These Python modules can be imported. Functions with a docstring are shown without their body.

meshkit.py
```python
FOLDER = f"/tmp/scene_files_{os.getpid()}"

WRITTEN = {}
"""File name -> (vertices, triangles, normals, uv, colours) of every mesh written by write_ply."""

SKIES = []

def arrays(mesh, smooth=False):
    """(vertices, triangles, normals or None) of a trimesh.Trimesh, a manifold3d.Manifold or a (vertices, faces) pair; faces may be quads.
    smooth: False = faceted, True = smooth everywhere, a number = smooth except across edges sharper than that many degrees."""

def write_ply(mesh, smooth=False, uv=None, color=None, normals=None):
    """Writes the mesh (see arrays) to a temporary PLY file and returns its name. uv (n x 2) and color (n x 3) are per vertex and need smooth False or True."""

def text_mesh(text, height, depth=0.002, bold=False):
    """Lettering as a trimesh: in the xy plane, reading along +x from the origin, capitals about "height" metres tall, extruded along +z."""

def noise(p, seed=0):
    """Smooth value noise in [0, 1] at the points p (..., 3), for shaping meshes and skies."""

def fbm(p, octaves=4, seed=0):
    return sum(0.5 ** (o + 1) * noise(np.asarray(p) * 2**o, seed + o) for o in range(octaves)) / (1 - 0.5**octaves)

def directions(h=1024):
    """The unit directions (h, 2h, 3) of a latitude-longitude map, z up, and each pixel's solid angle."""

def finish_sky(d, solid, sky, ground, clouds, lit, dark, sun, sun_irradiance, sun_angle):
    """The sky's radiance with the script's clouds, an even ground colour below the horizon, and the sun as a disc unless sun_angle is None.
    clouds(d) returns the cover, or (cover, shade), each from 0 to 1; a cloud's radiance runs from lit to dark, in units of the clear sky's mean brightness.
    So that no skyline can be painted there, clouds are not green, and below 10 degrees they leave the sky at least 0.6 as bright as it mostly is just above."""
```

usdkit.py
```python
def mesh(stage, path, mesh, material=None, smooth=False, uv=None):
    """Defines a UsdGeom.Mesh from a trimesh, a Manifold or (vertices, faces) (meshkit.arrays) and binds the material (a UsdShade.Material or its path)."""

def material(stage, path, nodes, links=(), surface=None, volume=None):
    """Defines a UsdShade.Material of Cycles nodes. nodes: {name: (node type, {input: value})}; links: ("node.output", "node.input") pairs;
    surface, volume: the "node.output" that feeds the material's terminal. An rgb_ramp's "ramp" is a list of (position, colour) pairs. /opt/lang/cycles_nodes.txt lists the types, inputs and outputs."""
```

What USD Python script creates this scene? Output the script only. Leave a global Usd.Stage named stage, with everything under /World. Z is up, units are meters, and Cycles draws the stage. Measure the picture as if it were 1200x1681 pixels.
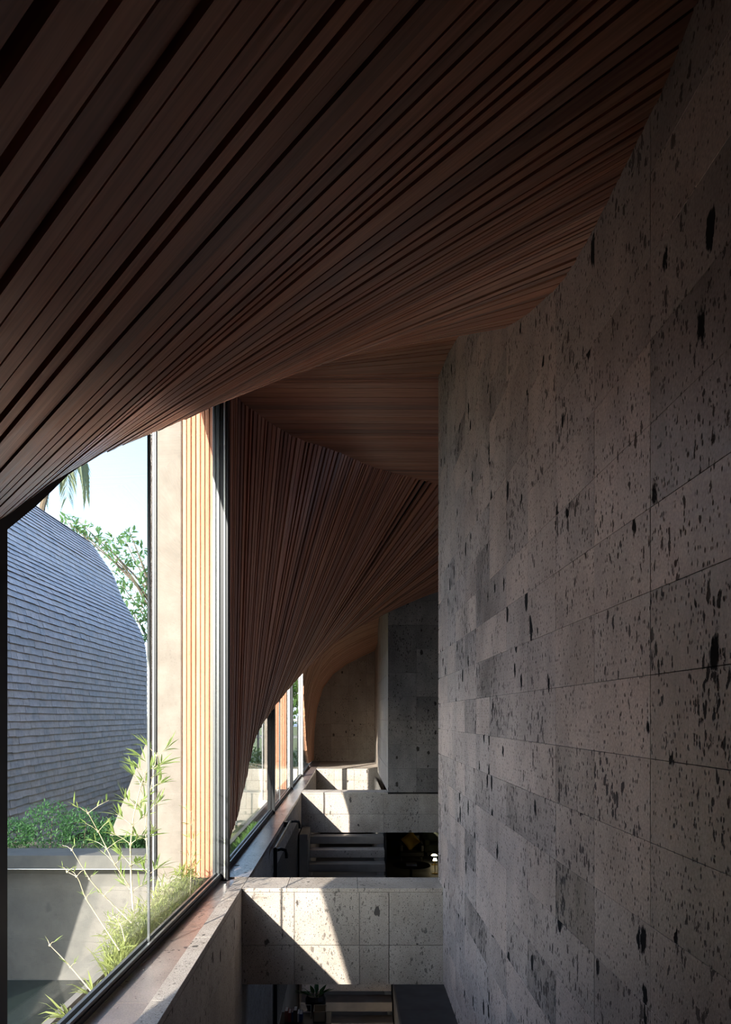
import math, random
import numpy as np
import trimesh
import manifold3d as m3
import usdkit, meshkit
from pxr import Usd, UsdGeom, UsdLux, UsdShade, Gf, Sdf

stage = Usd.Stage.CreateInMemory()
UsdGeom.SetStageUpAxis(stage, 'Z')
UsdGeom.Xform.Define(stage, '/World')
RNG = random.Random(7)
NR = np.random.default_rng(7)

# ------------------------------------------------------------------ camera, sky, sun
# Distances below are measured from the lens (x right, y into the picture, z up); the living-room floor is ZC under it.
ZC = 5.4
FPX, CX, CY = 1200.0, 573.0, 1175.0
cam = UsdGeom.Camera.Define(stage, '/World/camera')
cam.CreateFocalLengthAttr(36.0)
cam.CreateHorizontalApertureAttr(36.0)
cam.CreateVerticalApertureAttr(36.0 * 1681 / 1200)
cam.CreateHorizontalApertureOffsetAttr((600 - CX) / FPX * 36)
cam.CreateVerticalApertureOffsetAttr((CY - 840.5) / FPX * 36)
cam.CreateClippingRangeAttr((0.05, 2000.0))
cam.AddTranslateOp().Set(Gf.Vec3d(0, 0, ZC))
cam.AddRotateXOp().Set(90.0)
cam.CreateExposureAttr(1.75)

SUN = np.array([1.0, 2.4, -0.98]); SUN /= np.linalg.norm(SUN)      # the way sunlight travels
sun = UsdLux.DistantLight.Define(stage, '/World/sun')
sun.CreateAngleAttr(0.6)
sun.CreateIntensityAttr(1.2); sun.CreateNormalizeAttr(True)
sun.CreateColorAttr(Gf.Vec3f(1.0, 0.89, 0.77))
rot = Gf.Rotation(Gf.Vec3d(0, 0, -1), Gf.Vec3d(*[float(a) for a in SUN]))
sun.AddTransformOp().Set(Gf.Matrix4d().SetRotate(rot))

usdkit.material(stage, '/World/Looks/sky', {
    'sky': ('sky_texture', {'sky_type': 'multiple_scattering', 'sun_disc': False, 'sun_elevation': 0.36, 'sun_rotation': math.radians(202.6), 'altitude': 100.0, 'air_density': 1.0, 'aerosol_density': 3.5, 'ozone_density': 1.2}),
    'haze': ('mix', {'mix_type': 'mix', 'fac': 0.42, 'color2': (2.6, 3.0, 3.8)}),
    'bg': ('background_shader', {'strength': 0.142})},
    [('sky.color', 'haze.color1'), ('haze.color', 'bg.color')], surface='bg.background')
dome = UsdLux.DomeLight.Define(stage, '/World/sky')
dome.CreateIntensityAttr(1.0)
UsdShade.MaterialBindingAPI.Apply(dome.GetPrim()).Bind(UsdShade.Material.Get(stage, '/World/Looks/sky'))

# ------------------------------------------------------------------ helpers
used, base_of = {}, {}

def numbered(parent, name):
    key = parent + '/' + name
    n = used.get(key, 0); used[key] = n + 1
    return key if n == 0 else f'{key}_{n:03d}'

def keys(prim, label=None, cat=None, group=None, kind=None):
    for k, v in (('label', label), ('category', cat), ('group', group), ('kind', kind)):
        if v: prim.SetCustomDataByKey(k, v)
    return prim

def thing(name, label, cat=None, loc=(0, 0, -ZC), group=None, kind=None):
    path = numbered('/World', name)
    x = UsdGeom.Xform.Define(stage, path)
    x.AddTranslateOp().Set(Gf.Vec3d(float(loc[0]), float(loc[1]), float(loc[2]) + ZC))
    base_of[path] = np.array(loc, float)
    return keys(x.GetPrim(), label, cat, group, kind)

def arr(mesh):
    if isinstance(mesh, (list,)):
        vs, fs, n = [], [], 0
        for m in mesh:
            v, f = arr(m); vs.append(v); fs.append(f + n); n += len(v)
        return np.vstack(vs), np.vstack(fs)
    v, f, _ = meshkit.arrays(mesh)
    return v, f

def obj(name, mesh, mat, parent=None, smooth=False, uv=None, label=None, cat=None, group=None, kind=None):
    pp = str(parent.GetPath()) if parent is not None else '/World'
    path = numbered(pp, name)
    v, f = arr(mesh)
    root = '/World/' + path.split('/')[2]
    off = base_of[root] if root in base_of else np.array([0, 0, -ZC])
    m = usdkit.mesh(stage, path, (v - off, f), mat if isinstance(mat, UsdShade.Material) else M[mat], smooth=smooth, uv=uv)
    return keys(m.GetPrim(), label, cat, group, kind)

def box(x0, x1, y0, y1, z0, z1, c=0.004):
    c = min(c, abs(x1 - x0) * .3, abs(y1 - y0) * .3, abs(z1 - z0) * .3)
    pts = []
    for x, sx in ((x0, 1), (x1, -1)):
        for y, sy in ((y0, 1), (y1, -1)):
            for z, sz in ((z0, 1), (z1, -1)):
                pts += [(x + sx * c, y + sy * c, z), (x + sx * c, y, z + sz * c), (x, y + sy * c, z + sz * c)]
    return m3.Manifold.hull_points(np.array(pts, np.float64))

def hull(pts):
    return m3.Manifold.hull_points(np.array(pts, np.float64))

def prism(poly, z0, z1):
    """A convex or concave plan polygon (x, y), raised from z0 to z1."""
    from shapely.geometry import Polygon
    p = Polygon(poly).buffer(0)
    m = trimesh.creation.extrude_polygon(p, z1 - z0, engine='earcut')
    m.apply_translation([0, 0, z0])
    return m

def wallpoly(poly, x0, x1):
    """A polygon in (y, z), given thickness along x."""
    from shapely.geometry import Polygon
    m = trimesh.creation.extrude_polygon(Polygon(poly).buffer(0), x1 - x0, engine='earcut')
    v = np.array(m.vertices)
    v = np.stack([v[:, 2] + x0, v[:, 0], v[:, 1]], 1)
    return trimesh.Trimesh(v, m.faces, process=False)

def tube(path, r, k=8, r1=None):
    path = np.array(path, float); n = len(path)
    rad = np.full(n, r) if r1 is None else np.linspace(r, r1, n)
    t = np.gradient(path, axis=0); t /= np.linalg.norm(t, axis=1)[:, None]
    up = np.array([0.12, 0.31, 0.94])
    vs = []
    for p, d, q in zip(path, t, rad):
        a = np.cross(d, up); a /= np.linalg.norm(a) + 1e-9
        b = np.cross(d, a)
        ang = np.arange(k) / k * 2 * np.pi
        vs.append(p + q * (np.cos(ang)[:, None] * a + np.sin(ang)[:, None] * b))
    v = np.vstack(vs + [path[:1], path[-1:]]); f = []
    for i in range(n - 1):
        for j in range(k):
            a, b, c, d = i * k + j, i * k + (j + 1) % k, (i + 1) * k + (j + 1) % k, (i + 1) * k + j
            f += [(a, b, c), (a, c, d)]
    for j in range(k):
        f += [(n * k, (j + 1) % k, j), (n * k + 1, (n - 1) * k + j, (n - 1) * k + (j + 1) % k)]
    return v, np.array(f)

def lathe(profile, c, k=24):
    """profile: (radius, z) pairs bottom to top, turned about the vertical through c."""
    ang = np.arange(k) / k * 2 * np.pi
    v, f = [], []
    for r, z in profile:
        v += [(c[0] + r * math.cos(a), c[1] + r * math.sin(a), c[2] + z) for a in ang]
    n = len(profile)
    for i in range(n - 1):
        for j in range(k):
            a, b, cc, d = i * k + j, i * k + (j + 1) % k, (i + 1) * k + (j + 1) % k, (i + 1) * k + j
            f += [(a, b, cc), (a, cc, d)]
    v += [(c[0], c[1], c[2] + profile[0][1]), (c[0], c[1], c[2] + profile[-1][1])]
    for j in range(k):
        f += [(n * k, (j + 1) % k, j), (n * k + 1, (n - 1) * k + j, (n - 1) * k + (j + 1) % k)]
    return np.array(v), np.array(f)

def at(px, py, y):
    return np.array([(px - CX) / FPX * y, y, (CY - py) / FPX * y])

# ------------------------------------------------------------------ materials
M = {}

def plain(name, color, rough=0.6, metal=0.0, spec=0.5, **kw):
    M[name] = usdkit.material(stage, '/World/Looks/' + name, {'p': ('principled_bsdf', {'base_color': color, 'roughness': rough, 'metallic': metal, 'specular_ior_level': spec, **kw})}, surface='p.BSDF')

def speckled(name, a, b, scale=6.0, rough=0.7, bump=0.2, bscale=30.0, spec=0.4):
    M[name] = usdkit.material(stage, '/World/Looks/' + name, {
        'g': ('geometry', {}),
        'n': ('noise_texture', {'scale': scale, 'detail': 5.0, 'roughness': 0.6}),
        'r': ('rgb_ramp', {'ramp': [(0.3, a), (0.7, b)]}),
        'n2': ('noise_texture', {'scale': bscale, 'detail': 3.0}),
        'bp': ('bump', {'strength': bump, 'distance': 0.01}),
        'p': ('principled_bsdf', {'roughness': rough, 'specular_ior_level': spec})},
        [('g.position', 'n.vector'), ('n.fac', 'r.fac'), ('r.color', 'p.base_color'), ('g.position', 'n2.vector'), ('n2.fac', 'bp.height'), ('bp.normal', 'p.normal')], surface='p.BSDF')

def wood(name, a, b, rough=0.4):
    """Grain runs along u (metres along the board)."""
    M[name] = usdkit.material(stage, '/World/Looks/' + name, {
        'tc': ('texture_coordinate', {}),
        'mp': ('mapping', {'scale': (1.1, 26.0, 1.0)}),
        'n': ('noise_texture', {'scale': 1.6, 'detail': 5.0, 'roughness': 0.6, 'distortion': 0.4}),
        'mp2': ('mapping', {'scale': (0.35, 3.0, 1.0)}),
        'n3': ('noise_texture', {'scale': 1.0, 'detail': 2.0}),
        'ad': ('math', {'math_type': 'multiply_add', 'value2': 0.55, 'value3': -0.27}),
        'su': ('math', {'math_type': 'add'}),
        'r': ('rgb_ramp', {'ramp': [(0.28, a), (0.72, b)]}),
        'bp': ('bump', {'strength': 0.25, 'distance': 0.004}),
        'p': ('principled_bsdf', {'roughness': rough, 'specular_ior_level': 0.45})},
        [('tc.UV', 'mp.vector'), ('mp.vector', 'n.vector'), ('tc.UV', 'mp2.vector'), ('mp2.vector', 'n3.vector'), ('n3.fac', 'ad.value1'),
         ('n.fac', 'su.value1'), ('ad.value', 'su.value2'), ('su.value', 'r.fac'), ('r.color', 'p.base_color'), ('n.fac', 'bp.height'), ('bp.normal', 'p.normal')], surface='p.BSDF')

def andesite(name, base, dark, pit, big=0.5, fine=0.5, rough=0.5, seed=0.0, spec=0.5):
    """Volcanic stone: mottled grey with dark, upright pits of two sizes that gather in drifts."""
    M[name] = usdkit.material(stage, '/World/Looks/' + name, {
        'g': ('geometry', {}),
        'mp': ('mapping', {'scale': (1.0, 1.0, 0.55), 'location': (seed, seed * 0.7, seed * 1.3)}),
        'w': ('noise_texture', {'scale': 26.0, 'detail': 4.0, 'roughness': 0.6}),
        'wd': ('vector_math', {'math_type': 'multiply_add', 'vector2': (0.06, 0.06, 0.06)}),
        # tone
        'n1': ('noise_texture', {'scale': 2.2, 'detail': 6.0, 'roughness': 0.62}),
        'rt': ('rgb_ramp', {'ramp': [(0.34, dark), (0.62, base)]}),
        'n4': ('noise_texture', {'scale': 90.0, 'detail': 2.0}),
        'rg': ('rgb_ramp', {'ramp': [(0.3, (0.74, 0.74, 0.74)), (0.7, (1.18, 1.18, 1.18))]}),
        'mg': ('mix', {'mix_type': 'multiply', 'fac': 1.0}),
        'v3': ('voronoi_texture', {'scale': 85.0}),
        's3': ('separate_color', {}),
        'k3': ('map_range', {'from_min': 0.5, 'from_max': 1.0, 'to_min': 0.0, 'to_max': 0.55, 'clamp': False}),
        'd3': ('math', {'math_type': 'subtract'}),
        'q3': ('map_range', {'from_min': 0.0, 'from_max': 0.2, 'to_min': 0.0, 'to_max': 0.72, 'clamp': True}),
        'mx3': ('math', {'math_type': 'maximum'}),
        # drifts
        'n2': ('noise_texture', {'scale': 1.7, 'detail': 2.0}),
        'dr': ('map_range', {'from_min': 0.36, 'from_max': 0.64, 'to_min': 0.35, 'to_max': 1.15, 'clamp': True}),
        # large pits
        'v1': ('voronoi_texture', {'scale': 11.0}),
        's1': ('separate_color', {}),
        'k1': ('map_range', {'from_min': 1.0 - 0.5 * big, 'from_max': 1.0, 'to_min': -0.02, 'to_max': 0.5, 'clamp': False}),
        'd1': ('math', {'math_type': 'subtract'}),
        'q1': ('map_range', {'from_min': -0.02, 'from_max': 0.05, 'to_min': 0.0, 'to_max': 1.0, 'clamp': True}),
        # small pits
        'v2': ('voronoi_texture', {'scale': 34.0}),
        's2': ('separate_color', {}),
        'k2': ('map_range', {'from_min': 1.0 - 0.85 * fine, 'from_max': 1.0, 'to_min': 0.0, 'to_max': 0.62, 'clamp': False}),
        'kd': ('math', {'math_type': 'multiply'}),
        'd2': ('math', {'math_type': 'subtract'}),
        'q2': ('map_range', {'from_min': -0.03, 'from_max': 0.08, 'to_min': 0.0, 'to_max': 1.0, 'clamp': True}),
        'q2b': ('math', {'math_type': 'multiply', 'value2': 0.72}),
        'mx': ('math', {'math_type': 'maximum'}),
        'pc': ('mix', {'mix_type': 'mix', 'color2': pit}),
        'hh': ('math', {'math_type': 'multiply', 'value2': -1.0}),
        'hn': ('math', {'math_type': 'multiply_add', 'value2': 0.25}),
        'bp': ('bump', {'strength': 0.55, 'distance': 0.006}),
        'ro': ('map_range', {'to_min': rough, 'to_max': 0.98, 'clamp': True}),
        'sp': ('map_range', {'to_min': spec, 'to_max': 0.05, 'clamp': True}),
        'p': ('principled_bsdf', {})},
        [('mx.value', 'ro.value'), ('ro.result', 'p.roughness'), ('mx.value', 'sp.value'), ('sp.result', 'p.specular_ior_level'), ('g.position', 'mp.vector'), ('mp.vector', 'w.vector'), ('w.color', 'wd.vector1'), ('mp.vector', 'wd.vector3'),
         ('mp.vector', 'n1.vector'), ('n1.fac', 'rt.fac'), ('g.position', 'n4.vector'), ('n4.fac', 'rg.fac'), ('rt.color', 'mg.color1'), ('rg.color', 'mg.color2'),
         ('mp.vector', 'n2.vector'), ('n2.fac', 'dr.value'),
         ('wd.vector', 'v1.vector'), ('v1.color', 's1.color'), ('s1.r', 'k1.value'), ('k1.result', 'd1.value1'), ('v1.distance', 'd1.value2'), ('d1.value', 'q1.value'),
         ('wd.vector', 'v2.vector'), ('v2.color', 's2.color'), ('s2.g', 'k2.value'), ('k2.result', 'kd.value1'), ('dr.result', 'kd.value2'), ('kd.value', 'd2.value1'), ('v2.distance', 'd2.value2'), ('d2.value', 'q2.value'),
         ('q2.result', 'q2b.value1'), ('q1.result', 'mx.value1'), ('q2b.value', 'mx3.value1'), ('q3.result', 'mx3.value2'), ('mx3.value', 'mx.value2'), ('mp.vector', 'v3.vector'), ('v3.color', 's3.color'), ('s3.b', 'k3.value'), ('k3.result', 'd3.value1'), ('v3.distance', 'd3.value2'), ('d3.value', 'q3.value'), ('mx.value', 'pc.fac'), ('mg.color', 'pc.color1'), ('pc.color', 'p.base_color'),
         ('mx.value', 'hh.value1'), ('n4.fac', 'hn.value1'), ('hh.value', 'hn.value3'), ('hn.value', 'bp.height'), ('bp.normal', 'p.normal')], surface='p.BSDF')

# wood of the twisted ceilings: six near tones of one dark red-brown timber
WT = [((.275, .112, .068), (.540, .245, .156)), ((.215, .088, .056), (.440, .192, .126)), ((.320, .140, .090), (.600, .290, .190)),
      ((.255, .094, .056), (.510, .212, .132)), ((.178, .077, .054), (.365, .170, .120)), ((.295, .109, .062), (.570, .245, .144))]
for i, (a, b) in enumerate(WT):
    wood(f'timber_{i}', a, b)
TIMBER = [f'timber_{i}' for i in range(6)]
wood('vault_0', (.42, .215, .135), (.68, .39, .26))  # brightness of the lit far vault is put into the wood colour
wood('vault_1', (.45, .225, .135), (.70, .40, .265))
wood('cladding_0', (.42, .165, .095), (.62, .29, .18), 0.6)
wood('cladding_1', (.38, .145, .08), (.57, .25, .15), 0.6)
wood('cladding_2', (.45, .19, .115), (.64, .32, .21), 0.6)
plain('backing', (.012, .008, .007), 0.9)
ST = [dict(base=(.420, .338, .308), dark=(.235, .192, .178), big=.18, fine=.46), dict(base=(.380, .312, .292), dark=(.205, .174, .168), big=.32, fine=.72),
      dict(base=(.460, .364, .324), dark=(.265, .212, .194), big=.10, fine=.32), dict(base=(.300, .250, .236), dark=(.095, .084, .082), big=.9, fine=1.15),
      dict(base=(.400, .334, .308), dark=(.225, .188, .178), big=.26, fine=.54)]
for i, s in enumerate(ST):
    andesite(f'stone_{i}', pit=(.022, .021, .022), rough=.42, seed=i * 3.7, **s)
STONE = [f'stone_{i}' for i in range(5)]
for i in range(3):
    andesite(f'paving_{i}', base=(.43 - .02 * i, .375 - .015 * i, .335 - .01 * i), dark=(.31, .265, .23), pit=(.09, .08, .075), big=.03 + .04 * i, fine=.20 + .12 * i, rough=.7, seed=20 + i * 5.1)
PALE = ['paving_0', 'paving_1', 'paving_2']
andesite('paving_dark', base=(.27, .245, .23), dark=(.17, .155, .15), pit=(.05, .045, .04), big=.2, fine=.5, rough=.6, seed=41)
andesite('sill_stone', base=(.20, .155, .145), dark=(.14, .105, .10), pit=(.06, .05, .05), big=.05, fine=.2, rough=.28, seed=77, spec=.7)
andesite('paving_shaded', base=(.20, .18, .172), dark=(.12, .11, .106), pit=(.04, .036, .034), big=.12, fine=.5, rough=.6, seed=53)  # deeper stone tone that puts shade into the wall on the middle bridge
plain('joint', (.10, .085, .078), 0.9)
plain('joint_pale', (.20, .18, .165), 0.9)
plain('metal_dark', (.022, .024, .028), 0.38, 0.6)
plain('metal_grey', (.11, .12, .13), 0.35, 0.7)
plain('metal_pale', (.55, .57, .58), 0.3, 0.8)
speckled('concrete', (.17, .148, .13), (.24, .213, .188), 3.0, .8)
speckled('concrete_dark', (.15, .14, .13), (.23, .215, .2), 2.0, .8)
speckled('concrete_garden', (.085, .086, .084), (.135, .133, .125), 2.5, .85)
speckled('concrete_pale', (.55, .53, .44), (.72, .69, .58), 2.0, .85)
speckled('floor_stone', (.06, .063, .07), (.10, .105, .115), 3.0, .5, .05)
speckled('rock', (.02, .02, .02), (.14, .125, .115), 26.0, .9, 1.0, 20.0)
speckled('soil', (.05, .04, .03), (.12, .10, .07), 14.0, .95, .8)
for i, (a, b) in enumerate((((.19, .18, .20), (.30, .285, .305)), ((.22, .20, .21), (.34, .315, .33)), ((.165, .165, .185), (.265, .26, .285)), ((.20, .18, .185), (.31, .285, .29)))):
    speckled(f'shingle_{i}', a, b, 8.0, .62, .3, 60.0, .5)
plain('shingle_body', (.07, .066, .07), 0.9)
M['glass'] = usdkit.material(stage, '/World/Looks/glass', {
    't': ('transparent_bsdf', {'color': (.965, .985, .978)}), 'gl': ('glossy_bsdf', {'color': (1, 1, 1), 'roughness': 0.0}), 'lw': ('layer_weight', {'blend': 0.5}),
    'pw': ('math', {'math_type': 'power', 'value2': 4.5}), 'ma': ('math', {'math_type': 'multiply_add', 'value2': 0.5, 'value3': 0.02, 'use_clamp': True}), 'm': ('mix_closure', {})},
    [('lw.facing', 'pw.value1'), ('pw.value', 'ma.value1'), ('ma.value', 'm.fac'), ('t.BSDF', 'm.closure1'), ('gl.BSDF', 'm.closure2')], surface='m.closure')
plain('water', (.012, .018, .016), 0.06, 0.0, 0.5)

def leafmat(name, color, trans, k=0.45):
    M[name] = usdkit.material(stage, '/World/Looks/' + name, {
        'p': ('principled_bsdf', {'base_color': color, 'roughness': 0.5}), 't': ('translucent_bsdf', {'color': trans}), 'm': ('mix_closure', {'fac': k})},
        [('p.BSDF', 'm.closure1'), ('t.BSDF', 'm.closure2')], surface='m.closure')
leafmat('leaf_bamboo', (.24, .33, .10), (.30, .40, .10))
leafmat('leaf_grass', (.27, .32, .10), (.34, .40, .10))
leafmat('leaf_shrub', (.06, .15, .055), (.08, .22, .07))
leafmat('leaf_tree', (.09, .17, .07), (.18, .30, .08))
leafmat('leaf_palm', (.24, .28, .19), (.30, .34, .18))
leafmat('leaf_far', (.10, .20, .05), (.25, .40, .08))
plain('cane', (.42, .37, .24), 0.5)
plain('bark', (.11, .085, .06), 0.9)

# ------------------------------------------------------------------ ruled timber
def slat(La, Lb, Ra, Rb, th, ref, n, lift=0.0):
    """One board: its visible face is ruled between the edges La-Ra and Lb-Rb (each a pair of end points)."""
    La, Lb, Ra, Rb = (np.array(p, float) for p in (La, Lb, Ra, Rb))
    s = np.linspace(0, 1, n + 1)[:, None]
    a, b = La + (Ra - La) * s, Lb + (Rb - Lb) * s
    nn = np.cross(b - a, np.gradient((a + b) / 2, axis=0)); nn /= np.linalg.norm(nn, axis=1)[:, None]
    for i in range(1, n + 1):
        if nn[i] @ nn[i - 1] < 0: nn[i] = -nn[i]
    k = n // 2
    if nn[k] @ (np.array(ref) - a[k]) < 0: nn = -nn
    fa, fb = a + nn * lift, b + nn * lift
    ba, bb = a - nn * th, b - nn * th
    v = np.stack([fa, fb, bb, ba], 1).reshape(-1, 3)
    L = np.linalg.norm(Ra - La); u = (s[:, 0] * L)
    w = np.linalg.norm(b - a, axis=1)
    ou, ov = RNG.random() * 40, RNG.random() * 40
    uv = np.stack([np.stack([u + ou, 0 * w + ov], 1), np.stack([u + ou, w + ov], 1), np.stack([u + ou, w + th + ov], 1), np.stack([u + ou, -th + 0 * w + ov], 1)], 1).reshape(-1, 2)
    f = []
    for i in range(n):
        for j in range(4):
            p, q = i * 4 + j, i * 4 + (j + 1) % 4
            f += [(p, q, q + 4), (p, q + 4, p + 4)]
    e = n * 4
    f += [(0, 2, 1), (0, 3, 2), (e, e + 1, e + 2), (e, e + 2, e + 3)]
    f = np.array(f)
    m = trimesh.Trimesh(v, f, process=False)
    if m.volume < 0: f = f[:, ::-1]
    return v, f, uv

def sheet(edgeL, edgeR, ref, off0, off1, n=8):
    """The solid behind the boards, from off0 to off1 metres behind their faces."""
    L, R = np.array(edgeL), np.array(edgeR)
    s = np.linspace(0, 1, n + 1)
    g = L[:, None] + (R - L)[:, None] * s[None, :, None]
    nn = np.cross(np.gradient(g, axis=0), np.gradient(g, axis=1)); nn /= np.linalg.norm(nn, axis=2)[..., None] + 1e-9
    c = len(L) // 2
    if nn[c, n // 2] @ (np.array(ref) - g[c, n // 2]) < 0: nn = -nn
    A, B = g - nn * off0, g - nn * off1
    r, k = A.shape[:2]
    idx = np.arange(r * k).reshape(r, k); o = r * k
    f = []
    def q(a, b, c_, d): f.extend([(a, b, c_), (a, c_, d)])
    for i in range(r - 1):
        for j in range(k - 1):
            q(idx[i, j], idx[i + 1, j], idx[i + 1, j + 1], idx[i, j + 1]); q(o + idx[i, j], o + idx[i, j + 1], o + idx[i + 1, j + 1], o + idx[i + 1, j])
    for i in range(r - 1):
        q(idx[i, 0], o + idx[i, 0], o + idx[i + 1, 0], idx[i + 1, 0]); q(idx[i, -1], idx[i + 1, -1], o + idx[i + 1, -1], o + idx[i, -1])
    for j in range(k - 1):
        q(idx[0, j], idx[0, j + 1], o + idx[0, j + 1], o + idx[0, j]); q(idx[-1, j], o + idx[-1, j], o + idx[-1, j + 1], idx[-1, j + 1])
    return np.vstack([A.reshape(-1, 3), B.reshape(-1, 3)]), np.array(f)

def pick(knots, t):
    k = np.array(knots, float)
    return np.array([np.interp(t, k[:, 0], k[:, i]) for i in range(1, k.shape[1])]).T

def xl(y):                                                       # the near window's line in plan
    return -1.911 + 0.0417 * np.minimum(y, 8.9)

LZ = [(-3, -2.6), (-1.6, -1.8), (-.2, -1.0), (1.26, -.28), (3.7, 1.015), (4.03, 1.24), (4.47, 1.50), (4.95, 1.774), (6.03, 2.33), (7.4, 3.04), (8.72, 3.74), (8.95, 4.0), (9.02, 4.2), (9.1, 4.25), (9.2, 4.25)]
RZ = [(-3, 2.3), (1, 2.22), (2.28, 2.22), (2.47, 2.165), (2.87, 2.15), (3.22, 2.14), (3.55, 2.17), (3.87, 2.247), (4.4, 2.42), (4.95, 2.638), (5.6, 2.98), (6.4, 3.42), (7.12, 3.72), (8.0, 3.96), (8.82, 4.08), (9.2, 4.1)]
PAIRS = [(-2.2, -2.6), (-1.0, -1.6), (.3, -.5), (1.4, .3), (2.16, .56), (2.55, .8), (2.9, 1.04), (3.7, 1.87), (4.47, 2.44), (4.85, 2.63), (6.1, 2.87), (7.4, 3.05), (8.3, 3.22), (8.8, 3.6), (8.95, 3.95), (9.02, 4.95), (9.08, 6.2), (9.12, 7.12), (9.2, 8.82)]
dense = []
for (a, b), (c, d) in zip(PAIRS[:-1], PAIRS[1:]):
    for s in np.linspace(0, 1, 12, endpoint=False):
        dense.append((a + (c - a) * s, b + (d - b) * s))
dense.append(PAIRS[-1]); dense = np.array(dense)
from scipy.ndimage import gaussian_filter1d
yl, yr = gaussian_filter1d(dense[:, 0], 3, mode='nearest'), gaussian_filter1d(dense[:, 1], 3, mode='nearest')
Lp = np.stack([xl(yl) + .03, yl, np.interp(yl, *np.array(LZ).T)], 1)
Rp = np.stack([np.full(len(yr), 1.10), yr, np.interp(yr, *np.array(RZ).T)], 1)
# the soffit runs on level past the end of the stone wall, up to the head of the next twisted panel
TOPPX = [(393, 658), (408, 668), (431, 685), (454, 700), (479, 716), (511, 727), (559, 742), (588, 757), (624, 770), (665, 781), (720, 792), (763, 808), (815, 833)]
TH = 4.25
TOP = np.array([at(px, py, TH * FPX / (CY - py)) for px, py in TOPPX])
sy = np.linspace(9.35, TOP[-1][1], 34)
sx = np.interp(sy, np.r_[9.0, TOP[:, 1]], np.r_[-1.5, TOP[:, 0]])
Lp = np.vstack([Lp, np.stack([sx - .12, sy, np.full(len(sy), TH)], 1)])
Rp = np.vstack([Rp, np.stack([np.full(len(sy), 4.2), sy - .25, np.full(len(sy), 4.13)], 1)])
nearN = len(yl)

def by_length(Lp, Rp):
    d = .5 * (np.linalg.norm(np.diff(Lp, axis=0), axis=1) + np.linalg.norm(np.diff(Rp, axis=0), axis=1))
    return np.r_[0, np.cumsum(d)]

def boards(parent, Lp, Rp, ref, pitch, gap, th, n, tones, vary=.3, step=.010, halves=()):
    t = by_length(Lp, Rp)
    kl, kr = np.c_[t, Lp], np.c_[t, Rp]
    x, i = 0.0, 0
    while x < t[-1] - pitch * .5:
        w = pitch * (1 + vary * (RNG.random() * 2 - 1))
        g = gap * RNG.choice([.5, .7, 1.0, 1.0, 1.6])
        a, b = x + g * .5, min(x + w - g * .5, t[-1])
        tone = RNG.choice(tones); lift = RNG.choice([0, 0, step * .5, step])
        (la, lb), (ra, rb) = pick(kl, [a, b]), pick(kr, [a, b])
        cut = [0, 1]
        if i in halves: cut = [0, halves[i], 1]
        for s0, s1 in zip(cut[:-1], cut[1:]):
            v, f, uv = slat(la + (ra - la) * s0, lb + (rb - lb) * s0, la + (ra - la) * (s1 - (.0015 if s1 < 1 else 0)), lb + (rb - lb) * (s1 - (.0015 if s1 < 1 else 0)), th, ref, n, lift - (.012 if s0 > 0 else 0))
            obj('slat', (v, f), tone, parent, uv=uv)
        x += w; i += 1
    return i

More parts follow.
